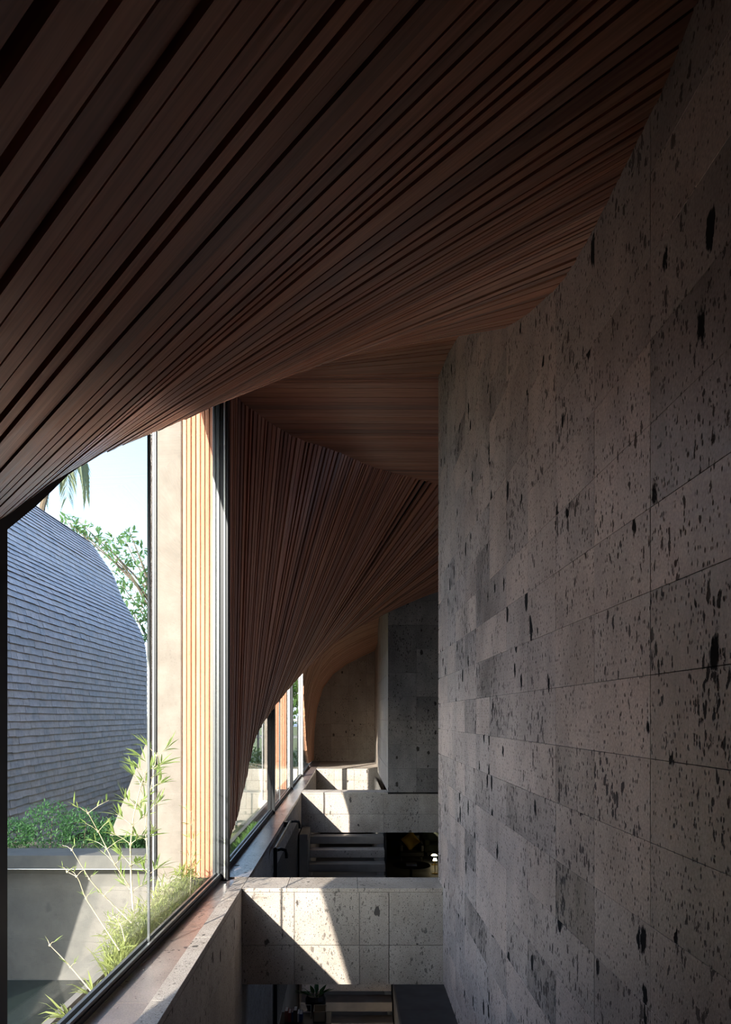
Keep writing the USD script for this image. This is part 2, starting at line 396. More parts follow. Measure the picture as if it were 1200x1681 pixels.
ceiling = thing('ceiling', 'twisted dark timber slat ceiling sweeping over the window up to the stone wall', 'ceiling', kind='structure')
nA = boards(ceiling, Lp[:nearN], Rp[:nearN], (0.1, 4.5, -.6), .112, .021, .03, 10, TIMBER, vary=.24, step=.006, halves={30: .16, 33: .12, 37: .1, 26: .2})
nB = boards(ceiling, Lp[nearN - 1:], Rp[nearN - 1:], (0, 10, 0), .13, .008, .03, 2, TIMBER, vary=.2, step=.004)
obj('backing', sheet(Lp[:nearN:4], Rp[:nearN:4], (0.1, 4.5, -.6), .06, .16, 10), 'backing', ceiling)
obj('backing', box(-1.5, 4.4, 9.0, 16.5, 4.36, 4.5), 'backing', ceiling)

# second twisted panel: upright by the mullion, turning over into the vault
BPX = [(381, 1364), (386, 1352), (393, 1325), (400, 1298), (408, 1258), (415, 1222), (427, 1193), (438, 1179), (456, 1152), (474, 1131), (488, 1115), (508, 1094), (530, 1071)]
def onwin(px, py):
    y = 1.53 * FPX / (CX - px)
    return at(px, py, y) if y < 18.9 else at(px, py, 18.9)
BOT = np.array([onwin(*p) for p in BPX])
extraT = [(878, 866), (906, 892), (960, 900), (1000, 905)]
extraB = [(560, 1045), (640, 1000), (720, 968), (800, 940)]
T2 = np.vstack([[(-1.5, 9.0, TH), (-1.5, 9.35, TH)], TOP, [at(px, py, TH * FPX / (CY - py)) for px, py in extraT]])
B2 = np.vstack([[(-1.53, 9.02, -1.8), (-1.53, 9.25, -1.7)], BOT, [at(px, py, 18.9) for px, py in extraB]])
tt = np.linspace(0, len(T2) - 1, 90)
T2 = gaussian_filter1d(np.stack([np.interp(tt, range(len(T2)), T2[:, i]) for i in range(3)], 1), 2, axis=0, mode='nearest')
B2 = gaussian_filter1d(np.stack([np.interp(tt, range(len(B2)), B2[:, i]) for i in range(3)], 1), 2, axis=0, mode='nearest')
vault = thing('ceiling', 'twisted dark timber slat panel standing upright at the mullion and turning into a vault', 'ceiling', kind='structure')
boards(vault, T2, B2, (.6, 12.0, -1.5), .118, .042, .035, 6, TIMBER, vary=.12, step=.012)
obj('backing', sheet(T2[::2], B2[::2], (.6, 12.0, -1.5), .05, .11, 8), 'backing', vault)

# third panel: curved timber at the far end, its sunlit brightness put into the colour
FARARC = np.array([(-1.55, 32, -1.95), (-1.52, 32, -.67), (-1.40, 32, .35), (-1.15, 32, 1.2), (-.70, 32, 1.82), (-.08, 32, 2.27), (.60, 32, 2.62), (1.4, 32, 2.98)])
NEARARC = np.array([(-1.53, 20, 2.6), (-1.3, 20, 2.85), (-1.0, 20, 3.05), (-.6, 20, 3.25), (-.2, 20, 3.4), (.3, 20, 3.55), (.8, 20, 3.65), (1.4, 20, 3.75)])
far = thing('ceiling', 'curved timber vault coloured as if sunlit at the far end over the distant stone wall', 'ceiling', kind='structure')
def section(y):
    s = np.interp(y, [20, 24, 25.3, 26.6, 28, 32], [0, .25, .60, .85, .97, 1])
    p = NEARARC + (FARARC - NEARARC) * s
    p[:, 1] = y
    return p
ys = np.linspace(19.6, 32.0, 63)
for a, b in zip(ys[:-1], ys[1:]):
    g = .014; P, Q = section(a + g), section(b)
    vs, fs, us, n0 = [], [], [], 0
    lift = RNG.choice([0, .01, .02])
    nn = np.cross(Q - P, np.gradient(P, axis=0)); nn /= np.linalg.norm(nn, axis=1)[:, None]
    if nn[3] @ (np.array([.5, 25, -1]) - P[3]) < 0: nn = -nn
    ring = np.stack([P + nn * lift, Q + nn * lift, Q - nn * .04, P - nn * .04], 1).reshape(-1, 3)
    L = np.r_[0, np.cumsum(np.linalg.norm(np.diff(P, axis=0), axis=1))]
    uv = np.repeat(np.stack([L + a * 3, 0 * L + a * 7], 1), 4, axis=0); uv[1::4, 1] += .18; uv[2::4, 1] += .2; uv[3::4, 1] -= .02
    f = []
    for i in range(len(P) - 1):
        for j in range(4):
            p, q = i * 4 + j, i * 4 + (j + 1) % 4
            f += [(p, q, q + 4), (p, q + 4, p + 4)]
    e = (len(P) - 1) * 4
    f += [(0, 2, 1), (0, 3, 2), (e, e + 1, e + 2), (e, e + 2, e + 3)]; f = np.array(f)
    if trimesh.Trimesh(ring, f, process=False).volume < 0: f = f[:, ::-1]
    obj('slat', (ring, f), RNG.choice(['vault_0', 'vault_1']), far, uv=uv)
secs = np.array([section(y) for y in np.linspace(19.6, 32, 26)])
def grid_solid(g, off):
    nn = np.cross(np.gradient(g, axis=0), np.gradient(g, axis=1)); nn /= np.linalg.norm(nn, axis=2)[..., None] + 1e-9
    if nn[12, 3] @ (np.array([.5, 25, -1]) - g[12, 3]) < 0: nn = -nn
    a, b = g - nn * .05, g - nn * off
    return [sheet_pair(a, b)]
def sheet_pair(A, B):
    r, k = A.shape[:2]; idx = np.arange(r * k).reshape(r, k); o = r * k; f = []
    for i in range(r - 1):
        for j in range(k - 1):
            p = [idx[i, j], idx[i + 1, j], idx[i + 1, j + 1], idx[i, j + 1]]
            f += [(p[0], p[1], p[2]), (p[0], p[2], p[3]), (o + p[0], o + p[2], o + p[1]), (o + p[0], o + p[3], o + p[2])]
    return np.vstack([A.reshape(-1, 3), B.reshape(-1, 3)]), np.array(f)
obj('backing', grid_solid(secs, .15), 'backing', far)

# ------------------------------------------------------------------ stone wall on the right
XW, WB = 1.08, -3.06
wr = thing('wall_right', 'tall flat wall of pitted grey-brown volcanic stone tiles on the right', 'wall', kind='structure')
obj('core', box(XW + .028, XW + .34, -3.2, 8.83, WB, 4.3, .01), 'joint', wr)
cols = [2.02 - .6 * k for k in range(5, 0, -1)] + [2.02 + .6 * k for k in range(0, 12)] + [8.85]
rows = [WB] + [.146 + .3 * k for k in range(-10, 15)]
tone_w = [0, 0, 0, 1, 1, 2, 2, 2, 3, 4, 4]
for ya, yb in zip(cols[:-1], cols[1:]):
    for za, zb in zip(rows[:-1], rows[1:]):
        if za > np.interp(min(ya, yb), *np.array(RZ).T) + .25 and za > np.interp(max(ya, yb), *np.array(RZ).T) + .25: continue
        o = RNG.uniform(-.0006, .0006)
        t = RNG.choice(tone_w)
        if ya < 2.6 and -.9 < za < 1.1 and RNG.random() < .55: t = 3
        obj('tile', box(XW + o, XW + .03, ya + .0006, yb - .0006, za + .0006, zb - .0006, .0012 if yb < 8.8 else .012), STONE[t], wr)
for za, zb in zip(rows[:-1], rows[1:]):
    obj('tile', box(XW + .002, XW + .34, 8.832, 8.86, za + .0015, zb - .0015, .006), STONE[RNG.choice([0, 2])], wr)

# ------------------------------------------------------------------ left parapet and sill
XI, XO, ZT = -1.235, -1.62, -1.985
def xin(y): return XI
wl = thing('wall_left', 'low stone parapet wall running under the windows with a broad flat sill', 'wall', kind='structure')
obj('core', prism([(xin(-3) - .03, -3), (xin(8.4) - .03, 8.4), (XI - .03, 33), (XO, 33), (XO, 8.9), (xl(-3) - .08, -3)], -5.4, ZT - .06), 'joint_pale', wl)
ycop = [-3, -1.2, .6, 2.2, 3.65, 5.1, 6.55, 7.9, 9.0, 10.4, 11.8, 13.3, 14.9, 16.4, 18.0, 19.6, 21.2, 22.8, 24.4, 26.0, 27.9, 30.0, 32.0]
for a, b in zip(ycop[:-1], ycop[1:]):
    a1, b1 = a + .0015, b - .0015
    xi = XI - .150 if b <= 9.0 else XI
    mid = [(xi, b1), (XO, b1)] if b > 8.9 else [(xi, b1), (xl(b1) - .08, b1)]
    beg = [(XO, a1), (xi, a1)] if a > 8.9 else [(xl(a1) - .08, a1), (xi, a1)]
    kink = [(XO, 8.9)] if a < 8.9 < b else []
    obj('sill_slab', prism(mid + kink + beg, ZT - .06, ZT - .018 if b <= 9.0 else ZT), 'sill_stone', wl)
    if b <= 9.0: obj('coping', box(XI - .1485, XI, a1, b1, ZT - .06, ZT + RNG.uniform(-.0008, .0008), .003), RNG.choice(PALE), wl)
zr = [-5.4, -4.3, -3.7, -3.1, -2.55, ZT - .061]
for a, b in zip(ycop[2:-1], ycop[3:]):
    for za, zb in zip(zr[:-1], zr[1:]):
        if a < 8.4 < b: parts = [(a, 8.4), (8.4, b)]
        else: parts = [(a, b)]
        for p, q in parts:
            x0, x1 = xin(p), xin(q)
            mt = 'rock' if (11.7 < p < 17.9 and zb < -2.5) else RNG.choice(PALE)
            obj('panel', hull([(x0 - .04, p + .0015, z) for z in (za + .0015, zb - .0015)] + [(x1 - .04, q - .0015, z) for z in (za + .0015, zb - .0015)] + [(x0, p + .0015, z) for z in (za + .0015, zb - .0015)] + [(x1, q - .0015, z) for z in (za + .0015, zb - .0015)]), mt, wl)

# ------------------------------------------------------------------ bridges across the hall
def bridge(label, x0, x1, y0, y1, zb, xs, zs, copx, cat='bridge'):
    t = thing('bridge_beam', label, cat, loc=((x0 + x1) / 2, (y0 + y1) / 2, zb))
    obj('core', box(x0, x1, y0 + .03, y1, zb + .03, ZT - .045, .002), 'joint_pale', t)
    for a, b in zip(xs[:-1], xs[1:]):
        for c, d in zip(zs[:-1], zs[1:]):
            obj('tile', box(a + .0025, b - .0025, y0, y0 + .032, c + .0025, d - .0025, .003), RNG.choice(PALE), t)
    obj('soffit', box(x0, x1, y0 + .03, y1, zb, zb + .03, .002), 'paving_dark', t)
    for a, b in zip(copx[:-1], copx[1:]):
        obj('coping', box(a + .0012, b - .0012, y0 - .002, y1, ZT - .045, ZT, .004), RNG.choice(PALE), t)
    return t
bridge('nearest pale stone bridge crossing the hall, its end against the near corner of the stone wall', XI, XW + .02, 8.41, 8.98, -3.095, [XI, -.63, .12, .46, XW + .02], [-3.095, -2.64, ZT - .045], [XI, -.72, .1, XW + .02])
bridge('middle pale stone bridge crossing the hall below the upright stone wall coloured for shade', XI, 3.2, 18.95, 19.6, -3.03, [XI, -.62, .0, .9, 1.8, 3.2], [-3.03, -2.55, ZT - .045], [XI, -.2, 1.01])
bridge('farthest sunlit pale stone bridge at the end of the hall', XI, 1.3, 27.4, 28.2, -3.2, [XI, -.55, .2, 1.3], [-3.2, -2.42, ZT - .045], [XI, -.1, 1.3])

# ------------------------------------------------------------------ far walls
wf = thing('wall_far', 'stone wall with its front coloured darker for shade, standing on the middle bridge behind the near stone wall', 'wall', kind='structure')
obj('core', box(1.03, 4.4, 18.98, 25.8, ZT, 4.3, .002), 'joint', wf)
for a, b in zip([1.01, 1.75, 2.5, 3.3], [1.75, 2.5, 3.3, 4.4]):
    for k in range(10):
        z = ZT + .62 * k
        obj('tile', box(a + .002, b - .002, 18.95, 18.985, z + .002, z + .618, .003), RNG.choice(['paving_dark', 'paving_shaded']), wf)  # dark tones stand in for shade on this front
for k in range(10):
    z = ZT + .62 * k
    for j in range(5):
        obj('tile', box(1.01, 1.035, 18.99 + 1.36 * j + .002, 18.99 + 1.36 * (j + 1) - .002, z + .002, z + .618, .003), RNG.choice(PALE), wf)
we = thing('wall_back', 'stone end wall at the far end of the hall under the curved timber vault', 'wall', kind='structure')
obj('core', box(-1.6, 4.4, 32.03, 32.4, -5.4, 4.3, .002), 'joint', we)
for k in range(11):
    for j in range(4):
        z = ZT - .02 + .55 * k; x = -1.58 + .78 * j
        obj('tile', box(x + .002, x + .778, 32.0, 32.035, z + .002, z + .548, .003), RNG.choice(['paving_0', 'paving_1', 'paving_2']), we)
obj('ledge', box(XI, 1.3, 28.2, 32.0, ZT - .3, ZT - .002, .003), 'paving_1', we)
obj('side_panel', box(1.12, 1.3, 25.8, 32.0, ZT, 3.6, .003), 'paving_2', we)

# ------------------------------------------------------------------ closing shell: roof, outer walls, floor
shell = thing('roof', 'outer roof and closing walls of the house above the timber ceilings', 'roof', kind='structure')
obj('deck', box(-1.62, 7.0, -3.3, 33.0, 4.52, 4.8, .01), 'backing', shell)
for ya, yb, za, zb in ((-3.3, 9.2, -7.4, 4.55), (9.2, 12.8, -7.4, .4), (9.2, 12.8, 3.6, 4.55), (12.8, 33.0, -7.4, 4.55)):  # the gap is an unseen window opening, added to light the timber vault
    obj('wall', box(6.8, 7.0, ya, yb, za, zb, .01), 'concrete_dark', shell)
obj('wall', box(.94, 1.0, 19.62, 32.0, -5.4, ZT - .31, .004), 'concrete_dark', shell)  # unseen partition added to keep the sun off the room below
obj('wall', box(-2.2, 7.0, -3.5, -3.2, -5.4, 4.55, .01), 'concrete_dark', shell)
obj('wall', box(-2.2, 7.0, 32.4, 32.6, -7.4, 4.55, .01), 'concrete_dark', shell)
obj('wall', box(1.4, 6.9, 8.2, 8.6, -3.06, 4.5, .01), 'concrete_dark', shell)
ny = np.linspace(-3.2, 8.9, 30)
# eave of the near roof, flaring outwards away from the mullion
def strip_solid(P, Q, up):
    P, Q = np.array(P), np.array(Q); up = np.array(up)
    A = np.stack([P, Q], 1); B = A + up
    v, f = sheet_pair(A, B)
    return m_solid(P, Q, up)
def m_solid(P, Q, up):
    parts = []
    for i in range(len(P) - 1):
        parts.append(hull([P[i], P[i + 1], Q[i], Q[i + 1], P[i] + up, P[i + 1] + up, Q[i] + up, Q[i + 1] + up]))
    return parts
ey = np.linspace(-1.5, 8.85, 16)
P = [(xl(y) - .02, y, np.interp(y, *np.array(LZ).T) + .06) for y in ey]
Q = [(xl(y) - .02 - (1.06 - .094 * (y - 1.46)), y, np.interp(y, *np.array(LZ).T) + .02) for y in ey]
obj('eave', m_solid(np.array(P), np.array(Q), np.array([0, 0, .28])), 'shingle_body', shell)
P = [(xl(y) - .02, y, np.interp(y, *np.array(LZ).T) + .1) for y in np.linspace(-3, 8.9, 14)]
Q = [(xl(y) - .02, y, 4.55) for y in np.linspace(-3, 8.9, 14)]
obj('wall', m_solid(np.array(P), np.array(Q), np.array([-.12, 0, 0])), 'shingle_body', shell)
# outer skin and eave over the second window
win_b = [(y, z) for (x, y, z) in B2 if x < -1.4]
wy = np.array([p[0] for p in win_b]); wz = np.array([p[1] for p in win_b])
EY = np.r_[np.linspace(9.1, 18.8, 14), 20, 22, 24, 25.3, 26.6, 28, 30, 32.4]
EZ = np.r_[np.interp(np.linspace(9.1, 18.8, 14), wy, wz), [section(y)[0, 2] for y in (20, 22, 24, 25.3, 26.6, 28, 30, 32)]]
P = np.stack([np.full(len(EY), -1.6), EY, EZ + .03], 1); Q = P.copy(); Q[:, 2] = 4.6
obj('wall', m_solid(P, Q, np.array([-.1, 0, 0])), 'shingle_body', shell)
EYs = np.linspace(9.98, 18.8, 14); EZs = np.interp(EYs, wy, wz)
P = np.stack([np.full(14, -1.6), EYs, EZs + .05], 1); Q = P.copy(); Q[:, 0] -= np.clip(1.1 - .25 * (EYs - 12.2), .1, 1.36)
obj('eave', m_solid(P, Q, np.array([0, 0, .2])), 'shingle_body', shell)
def frontal(poly, y0, y1): return hull([(x, y, z) for y in (y0, y1) for x, z in poly])
obj('gable_foot', frontal([(-3.24, -1.62), (-2.86, -.72), (-2.45, .4), (-1.75, .4), (-1.75, -1.62)], 9.9, 9.98), 'concrete', shell)
fl = thing('floor', 'dark stone floor of the living room deep below the bridges', 'floor', kind='structure')
for x0, x1, y0, y1 in ((-1.6, 7, -3.3, 12.2), (.92, 7, 12.2, 33), (-1.6, .92, 19.8, 33)):
    nx, nyy = max(1, round((x1 - x0) / 1.2)), max(1, round((y1 - y0) / 1.2))
    obj('slab', box(x0, x1, y0, y1, -5.6, -5.41, .002), 'joint', fl)
    for i in range(nx):
        for j in range(nyy):
            xa, xb = x0 + (x1 - x0) * i / nx, x0 + (x1 - x0) * (i + 1) / nx
            ya, yb = y0 + (y1 - y0) * j / nyy, y0 + (y1 - y0) * (j + 1) / nyy
            if yb < 10 or ya > 28: continue
            obj('tile', box(xa + .002, xb - .002, ya + .002, yb - .002, -5.415, -5.4, .002), 'floor_stone', fl)
obj('lower_slab', box(-1.6, 1.0, 12.0, 20.0, -7.4, -7.2, .002), 'floor_stone', fl)
obj('well_side', box(-1.62, -1.24, 11.9, 20.0, -7.4, -5.41, .002), 'concrete_dark', fl)
obj('well_side', box(.92, 1.02, 12.2, 19.8, -7.2, -5.6, .002), 'concrete_dark', fl)

# ------------------------------------------------------------------ windows
def skew(poly, d0, d1, kx=xl):
    """A polygon in (y, z) that follows the window's line in plan, from d0 to d1 metres off it."""
    m = wallpoly(poly, d0, d1); v = np.array(m.vertices); v[:, 0] += kx(v[:, 1])
    return trimesh.Trimesh(v, m.faces, process=False)
lz = lambda y: np.interp(y, *np.array(LZ).T)
y0_ = np.linspace(-3.2, 3.63, 14)
obj('side_wall', skew([(-3.2, ZT - .1), (3.63, ZT - .1)] + [(y, np.interp(y, *np.array(LZ).T) + .06) for y in y0_[::-1]], -.09, -.03), 'concrete_dark', shell)
w1 = thing('window', 'large nearest window pane in a dark frame below the sweeping slat ceiling', 'window', kind='structure')
yy = np.linspace(3.7, 8.88, 24)
obj('pane', skew([(3.7, ZT + .05), (8.88, ZT + .05)] + [(y, lz(y) + .03) for y in yy[::-1]], -.05, -.04), 'glass', w1)
def run(d0, d1, z0, z1, y0=3.66, y1=8.9):
    return hull([(xl(y) + d, y, z) for y in (y0, y1) for d in (d0, d1) for z in (ZT + z0, ZT + z1)])
obj('bottom_rail', run(-.09, 0.0, 0, .045), 'metal_dark', w1)
obj('bottom_rail', run(-.085, -.062, .045, .085), 'metal_grey', w1)
obj('bottom_rail', run(-.034, -.012, .045, .075), 'metal_grey', w1)
obj('glass_joint', skew([(6.19, ZT + .05), (6.208, ZT + .05), (6.208, lz(6.2) + .03), (6.19, lz(6.2) + .03)], -.056, -.036), 'metal_grey', w1)
obj('gasket', run(-.062, -.034, .045, .056), 'backing', w1)
obj('post', hull([(xl(y) + d, y, z) for y in (3.62, 3.715) for d in (-.09, .02) for z in (ZT, 1.1)]), 'metal_dark', w1)
fy = [3.66, 3.73, 4.03, 4.25, 4.47, 4.95, 6.03, 7.4, 8.72, 8.86]; fz = [.91, .948, 1.149, 1.31, 1.475, lz(4.95) - .0, lz(6.03) - .0, lz(7.4) - .0, lz(8.72), lz(8.86)]
obj('head_frame', [hull([(xl(y) + d, y, z + e) for y, z in ((a, za), (b, zb)) for d in (-.085, .01) for e in (0, .12)]) for a, b, za, zb in zip(fy[:-1], fy[1:], fz[:-1], fz[1:])], 'metal_dark', w1)
mu = thing('trim', 'dark metal corner mullion with a pale strip for the lit pane edge between the nearest window and the next', 'mullion', kind='structure')
obj('post', box(-1.566, -1.465, 8.86, 9.0, ZT - .01, 4.3, .004), 'metal_dark', mu)
obj('lit_edge_strip', box(-1.519, -1.497, 8.846, 8.862, ZT, 4.3, .002), 'metal_pale', mu)  # lit edge of the pane, painted as a strip of pale metal
obj('grey_frame', box(-1.652, -1.615, 8.85, 8.93, ZT, 4.3, .004), 'metal_grey', mu)
obj('grey_frame', box(-1.608, -1.57, 8.85, 8.93, ZT, 4.3, .004), 'metal_grey', mu)

def topz(y):
    return np.interp(y, EY, EZ)
WIN = [(9.02, 14.85, 'second window from the camera, mostly behind the upright slat panel'), (14.95, 19.62, 'third window from the camera, beyond the dark slender post'),
       (19.78, 23.95, 'fourth window from the camera, beyond the pale double mullion'), (24.05, 28.2, 'last narrow window at the far end of the hall')]
for a, b, lab in WIN:
    w = thing('window', lab, 'window', kind='structure')
    yy = np.linspace(a, b, 16)
    top = [(y, max(topz(y) + .02, ZT + .09)) for y in yy[::-1]]
    obj('pane', wallpoly([(a, ZT + .05), (b, ZT + .05)] + top, -1.59, -1.58), 'glass', w)
    if a == 14.95: obj('glass_joint', box(-1.60, -1.57, 16.69, 16.715, ZT + .05, topz(16.7)), 'metal_grey', w)
    obj('bottom_rail', box(-1.63, -1.54, a, b, ZT, ZT + .05), 'metal_dark', w)
    obj('bottom_rail', box(-1.625, -1.6, a, b, ZT + .05, ZT + .085), 'metal_grey', w)
    obj('bottom_rail', box(-1.572, -1.55, a, b, ZT + .05, ZT + .078), 'metal_grey', w)
for y, lab, mats in ((14.9, 'dark slender window post between second and third windows', ('metal_dark', 'metal_dark')), (19.7, 'double window mullion, dark with a pale outer frame', ('metal_pale', 'metal_dark')), (24.0, 'pale sunlit window post near the end of the hall', ('metal_pale', 'metal_pale'))):
    p = thing('trim', lab, 'mullion', kind='structure')
    zt = topz(y) + .25
    obj('outer_frame', box(-1.66, -1.585, y - .06, y + .06, ZT, zt), mats[0], p)
    obj('post', box(-1.578, -1.51, y - .05, y + .05, ZT, zt), mats[1], p)

# ------------------------------------------------------------------ stair, handrail, things on the lower floor
st = thing('staircase', 'pale open-riser concrete stair descending under the middle bridge', 'stairs', loc=(0, 16, -7.2))
for k in range(13):
    y = 18.92 - .36 * k; z = -3.065 - .28 * k
    obj('tread', box(-.99, .885, y - .36, y + .06, z - .19, z, .008), RNG.choice(['concrete', 'paving_1']), st)
obj('stringer', hull([(x, y, z) for x in (.89, .93) for y, z in ((19.0, -3.05), (19.0, -3.5), (14.2, -6.75), (14.2, -7.2))]), 'metal_dark', st)
pr = thing('stair_pier', 'upright smooth concrete pier at the left side of the open-riser stair', 'pier', loc=(-1.1, 18, -7.2))
obj('shaft', box(-1.2, -1.0, 17.6, 18.9, -7.2, -2.86, .01), 'concrete', pr)
obj('joint_strip', box(-1.0, -.985, 17.7, 18.9, -7.2, -3.0, .003), 'concrete_dark', pr)
hr = thing('handrail', 'black metal handrail beside the left parapet with a tall end post', 'handrail', loc=(-1.14, 12.8, -5.4))
obj('rail', tube([(-1.14, 11.3, -2.06), (-1.14, 12.7, -2.06), (-1.14, 14.2, -2.06)], .028, 10), 'metal_dark', hr)
obj('post', box(-1.17, -1.11, 11.27, 11.33, -5.4, -2.04, .008), 'metal_dark', hr)
obj('bracket', tube([(-1.14, 11.34, -2.09), (-1.06, 11.36, -2.07), (-.99, 11.38, -2.09), (-.975, 11.4, -2.15), (-.975, 11.4, -2.22)], .026, 8), 'metal_dark', hr)
obj('bracket', tube([(-1.14, 14.2, -2.06), (-1.06, 14.22, -2.05), (-.98, 14.25, -2.07), (-.965, 14.27, -2.14), (-.965, 14.27, -2.2)], .026, 8), 'metal_dark', hr)
obj('wall_plate', box(-1.236, -1.165, 13.9, 13.98, -2.12, -2.02, .006), 'metal_dark', hr)

plain('ebony', (.018, .017, .017), 0.4); plain('mustard', (.48, .30, .05), 0.85); plain('olive_cloth', (.07, .075, .045), 0.9)
plain('paper', (.75, .74, .72), 0.6); plain('brass', (.55, .38, .12), 0.3, 1.0); plain('terracotta', (.26, .11, .075), 0.8); plain('navy', (.05, .09, .22), 0.6); plain('crimson', (.32, .05, .05), 0.6); plain('sand', (.42, .33, .22), 0.7); plain('white_paint', (.66, .65, .62), 0.5)
M['lamp_glow'] = usdkit.material(stage, '/World/Looks/lamp_glow', {'e': ('emission', {'color': (1.0, .82, .45), 'strength': 3.5})}, surface='e.emission')
ac = thing('armchair', 'dark low armchair holding a mustard cushion in the room below', 'armchair', loc=(2.3, 27.2, -5.4))
obj('seat', box(1.85, 2.75, 26.85, 27.7, -5.2, -4.98, .05), 'ebony', ac)
obj('backrest', box(1.9, 2.7, 27.55, 27.75, -5.0, -4.45, .06), 'ebony', ac)
for s in (1.85, 2.63): obj('armrest', box(s, s + .12, 26.85, 27.7, -5.0, -4.75, .03), 'ebony', ac)
for sx in (1.9, 2.66):
    for sy in (26.92, 27.6): obj('leg', box(sx, sx + .04, sy, sy + .04, -5.4, -5.19, .006), 'ebony', ac)
c0 = np.array([2.3, 27.3, -4.66])
def cushion(c, a, t):
    g = np.linspace(-1, 1, 9); X, Z = np.meshgrid(g, g, indexing='ij')
    pinch = 1 - .10 * (1 - X ** 2) * (Z ** 2) - .10 * (1 - Z ** 2) * (X ** 2)
    T = t * ((1 - X ** 2) * (1 - Z ** 2)) ** .5
    px, pz = X * a * (1 - .08 * (1 - Z ** 2) * X ** 2), Z * a * (1 - .08 * (1 - X ** 2) * Z ** 2)
    r = math.radians(38); ux, uz = px * math.cos(r) - pz * math.sin(r), px * math.sin(r) + pz * math.cos(r)
    A = np.stack([c[0] + ux, c[1] - T + .12 * uz / a, c[2] + uz], -1); B = A.copy(); B[..., 1] = c[1] + T + .12 * uz / a
    return sheet_pair(A, B)
cu = thing('cushion', 'mustard yellow cushion set on one corner in the dark armchair', 'cushion', loc=c0)
obj('cover', cushion(c0, .27, .09), 'mustard', cu, smooth=40)
tb = thing('side_table', 'round black table in the room below carrying a white book', 'table', loc=(2.05, 24.2, -5.4))
obj('tabletop', lathe([(.62, 0), (.65, .01), (.65, .03), (.62, .04)], (2.05, 24.2, -4.96), 32), 'ebony', tb)
obj('stem', lathe([(.05, 0), (.045, .3), (.09, .4)], (2.05, 24.2, -5.36), 16), 'ebony', tb)
obj('foot', lathe([(.34, 0), (.34, .02), (.06, .05)], (2.05, 24.2, -5.4), 24), 'ebony', tb)
bk = thing('book', 'white book lying on the round black table', 'book', loc=(2.05, 24.05, -4.92))
obj('cover', box(1.88, 2.22, 23.92, 24.18, -4.918, -4.905, .002), 'white_paint', bk)
obj('pages', box(1.89, 2.21, 23.93, 24.17, -4.905, -4.875, .002), 'paper', bk)
obj('cover', box(1.88, 2.22, 23.92, 24.18, -4.875, -4.866, .002), 'white_paint', bk)
so = thing('sofa', 'dark olive sofa at the back of the room below', 'sofa', loc=(3.6, 28.4, -5.4))
obj('seat', box(2.9, 5.2, 28.0, 28.9, -5.25, -4.95, .05), 'olive_cloth', so)
obj('backrest', box(2.9, 5.2, 28.75, 29.0, -5.0, -4.5, .06), 'olive_cloth', so)
obj('armrest', box(2.9, 3.1, 28.0, 28.9, -5.0, -4.75, .04), 'olive_cloth', so)
obj('plinth', box(3.0, 5.1, 28.1, 28.9, -5.4, -5.24, .01), 'ebony', so)
for lab, q, r in (('small lit lamp with a pale glowing shade, the lower of two by the wall edge', at(714, 1413, 25.0), .075), ('slim lit lamp with a flat glowing shade, the upper of two by the wall edge', at(713, 1404.5, 26.5), .12)):
    lp = thing('table_lamp', lab, 'lamp', loc=(q[0], q[1], -5.4), group=None)
    h = .09 if r < .1 else .045
    obj('shade', lathe([(r, 0), (r * .7, h)], tuple(q), 16), 'lamp_glow', lp)
    obj('stem', lathe([(.015, 0), (.015, q[2] + 5.4 + .01)], (q[0], q[1], -5.4), 10), 'brass', lp)
    obj('base', lathe([(.11, 0), (.11, .015), (.02, .03)], (q[0], q[1], -5.4), 16), 'brass', lp)

cs = thing('console_table', 'dark console below the nearest bridge carrying books and a boxy tan basket', 'console', loc=(-.65, 11.5, -5.4))
obj('top', box(-1.08, -.28, 11.28, 11.75, -4.80, -4.76, .004), 'ebony', cs)
for x in (-1.06, -.34):
    for y in (11.3, 11.68): obj('leg', box(x, x + .05, y, y + .05, -5.4, -4.79, .004), 'ebony', cs)
obj('shelf', box(-1.05, -.3, 11.3, 11.73, -5.2, -5.17, .003), 'ebony', cs)
x = -1.0
for lab, mt, w, h in (('dull terracotta book standing at the left end of the console', 'terracotta', .05, .17), ('crimson book standing beside the terracotta one', 'crimson', .045, .14), ('slim navy book standing in the console row', 'navy', .03, .15), ('thick dark brown book in the middle of the console row', 'bark', .055, .18), ('narrow white book standing at the right of the console row', 'white_paint', .025, .13), ('second navy book, thicker, next to the wire stand', 'navy', .05, .12)):
    b = thing('book', lab, 'book', loc=(x + w / 2, 11.45, -4.76), group='books on the console')
    obj('cover', [box(x, x + .005, 11.36, 11.54, -4.759, -4.759 + h, .001), box(x + w - .005, x + w, 11.36, 11.54, -4.759, -4.759 + h, .001), box(x, x + w, 11.355, 11.362, -4.759, -4.759 + h, .001)], mt, b)
    obj('pages', box(x + .005, x + w - .005, 11.362, 11.53, -4.757, -4.763 + h, .001), 'paper', b)
    x += w + .004
wt = thing('wire_stand', 'pale rectangular wire stand on the console beside the books', 'stand', loc=(-.68, 11.5, -4.76))
for a, b in (((-.76, 11.5, -4.758), (-.76, 11.5, -4.55)), ((-.6, 11.5, -4.758), (-.6, 11.5, -4.55)), ((-.765, 11.5, -4.55), (-.595, 11.5, -4.55)), ((-.76, 11.5, -4.66), (-.6, 11.5, -4.66))):
    obj('rod', tube([a, (np.array(a) + np.array(b)) / 2, b], .005, 6), 'white_paint', wt)
bx = thing('basket', 'tan rectangular basket at the right end of the console', 'basket', loc=(-.46, 11.5, -4.76))
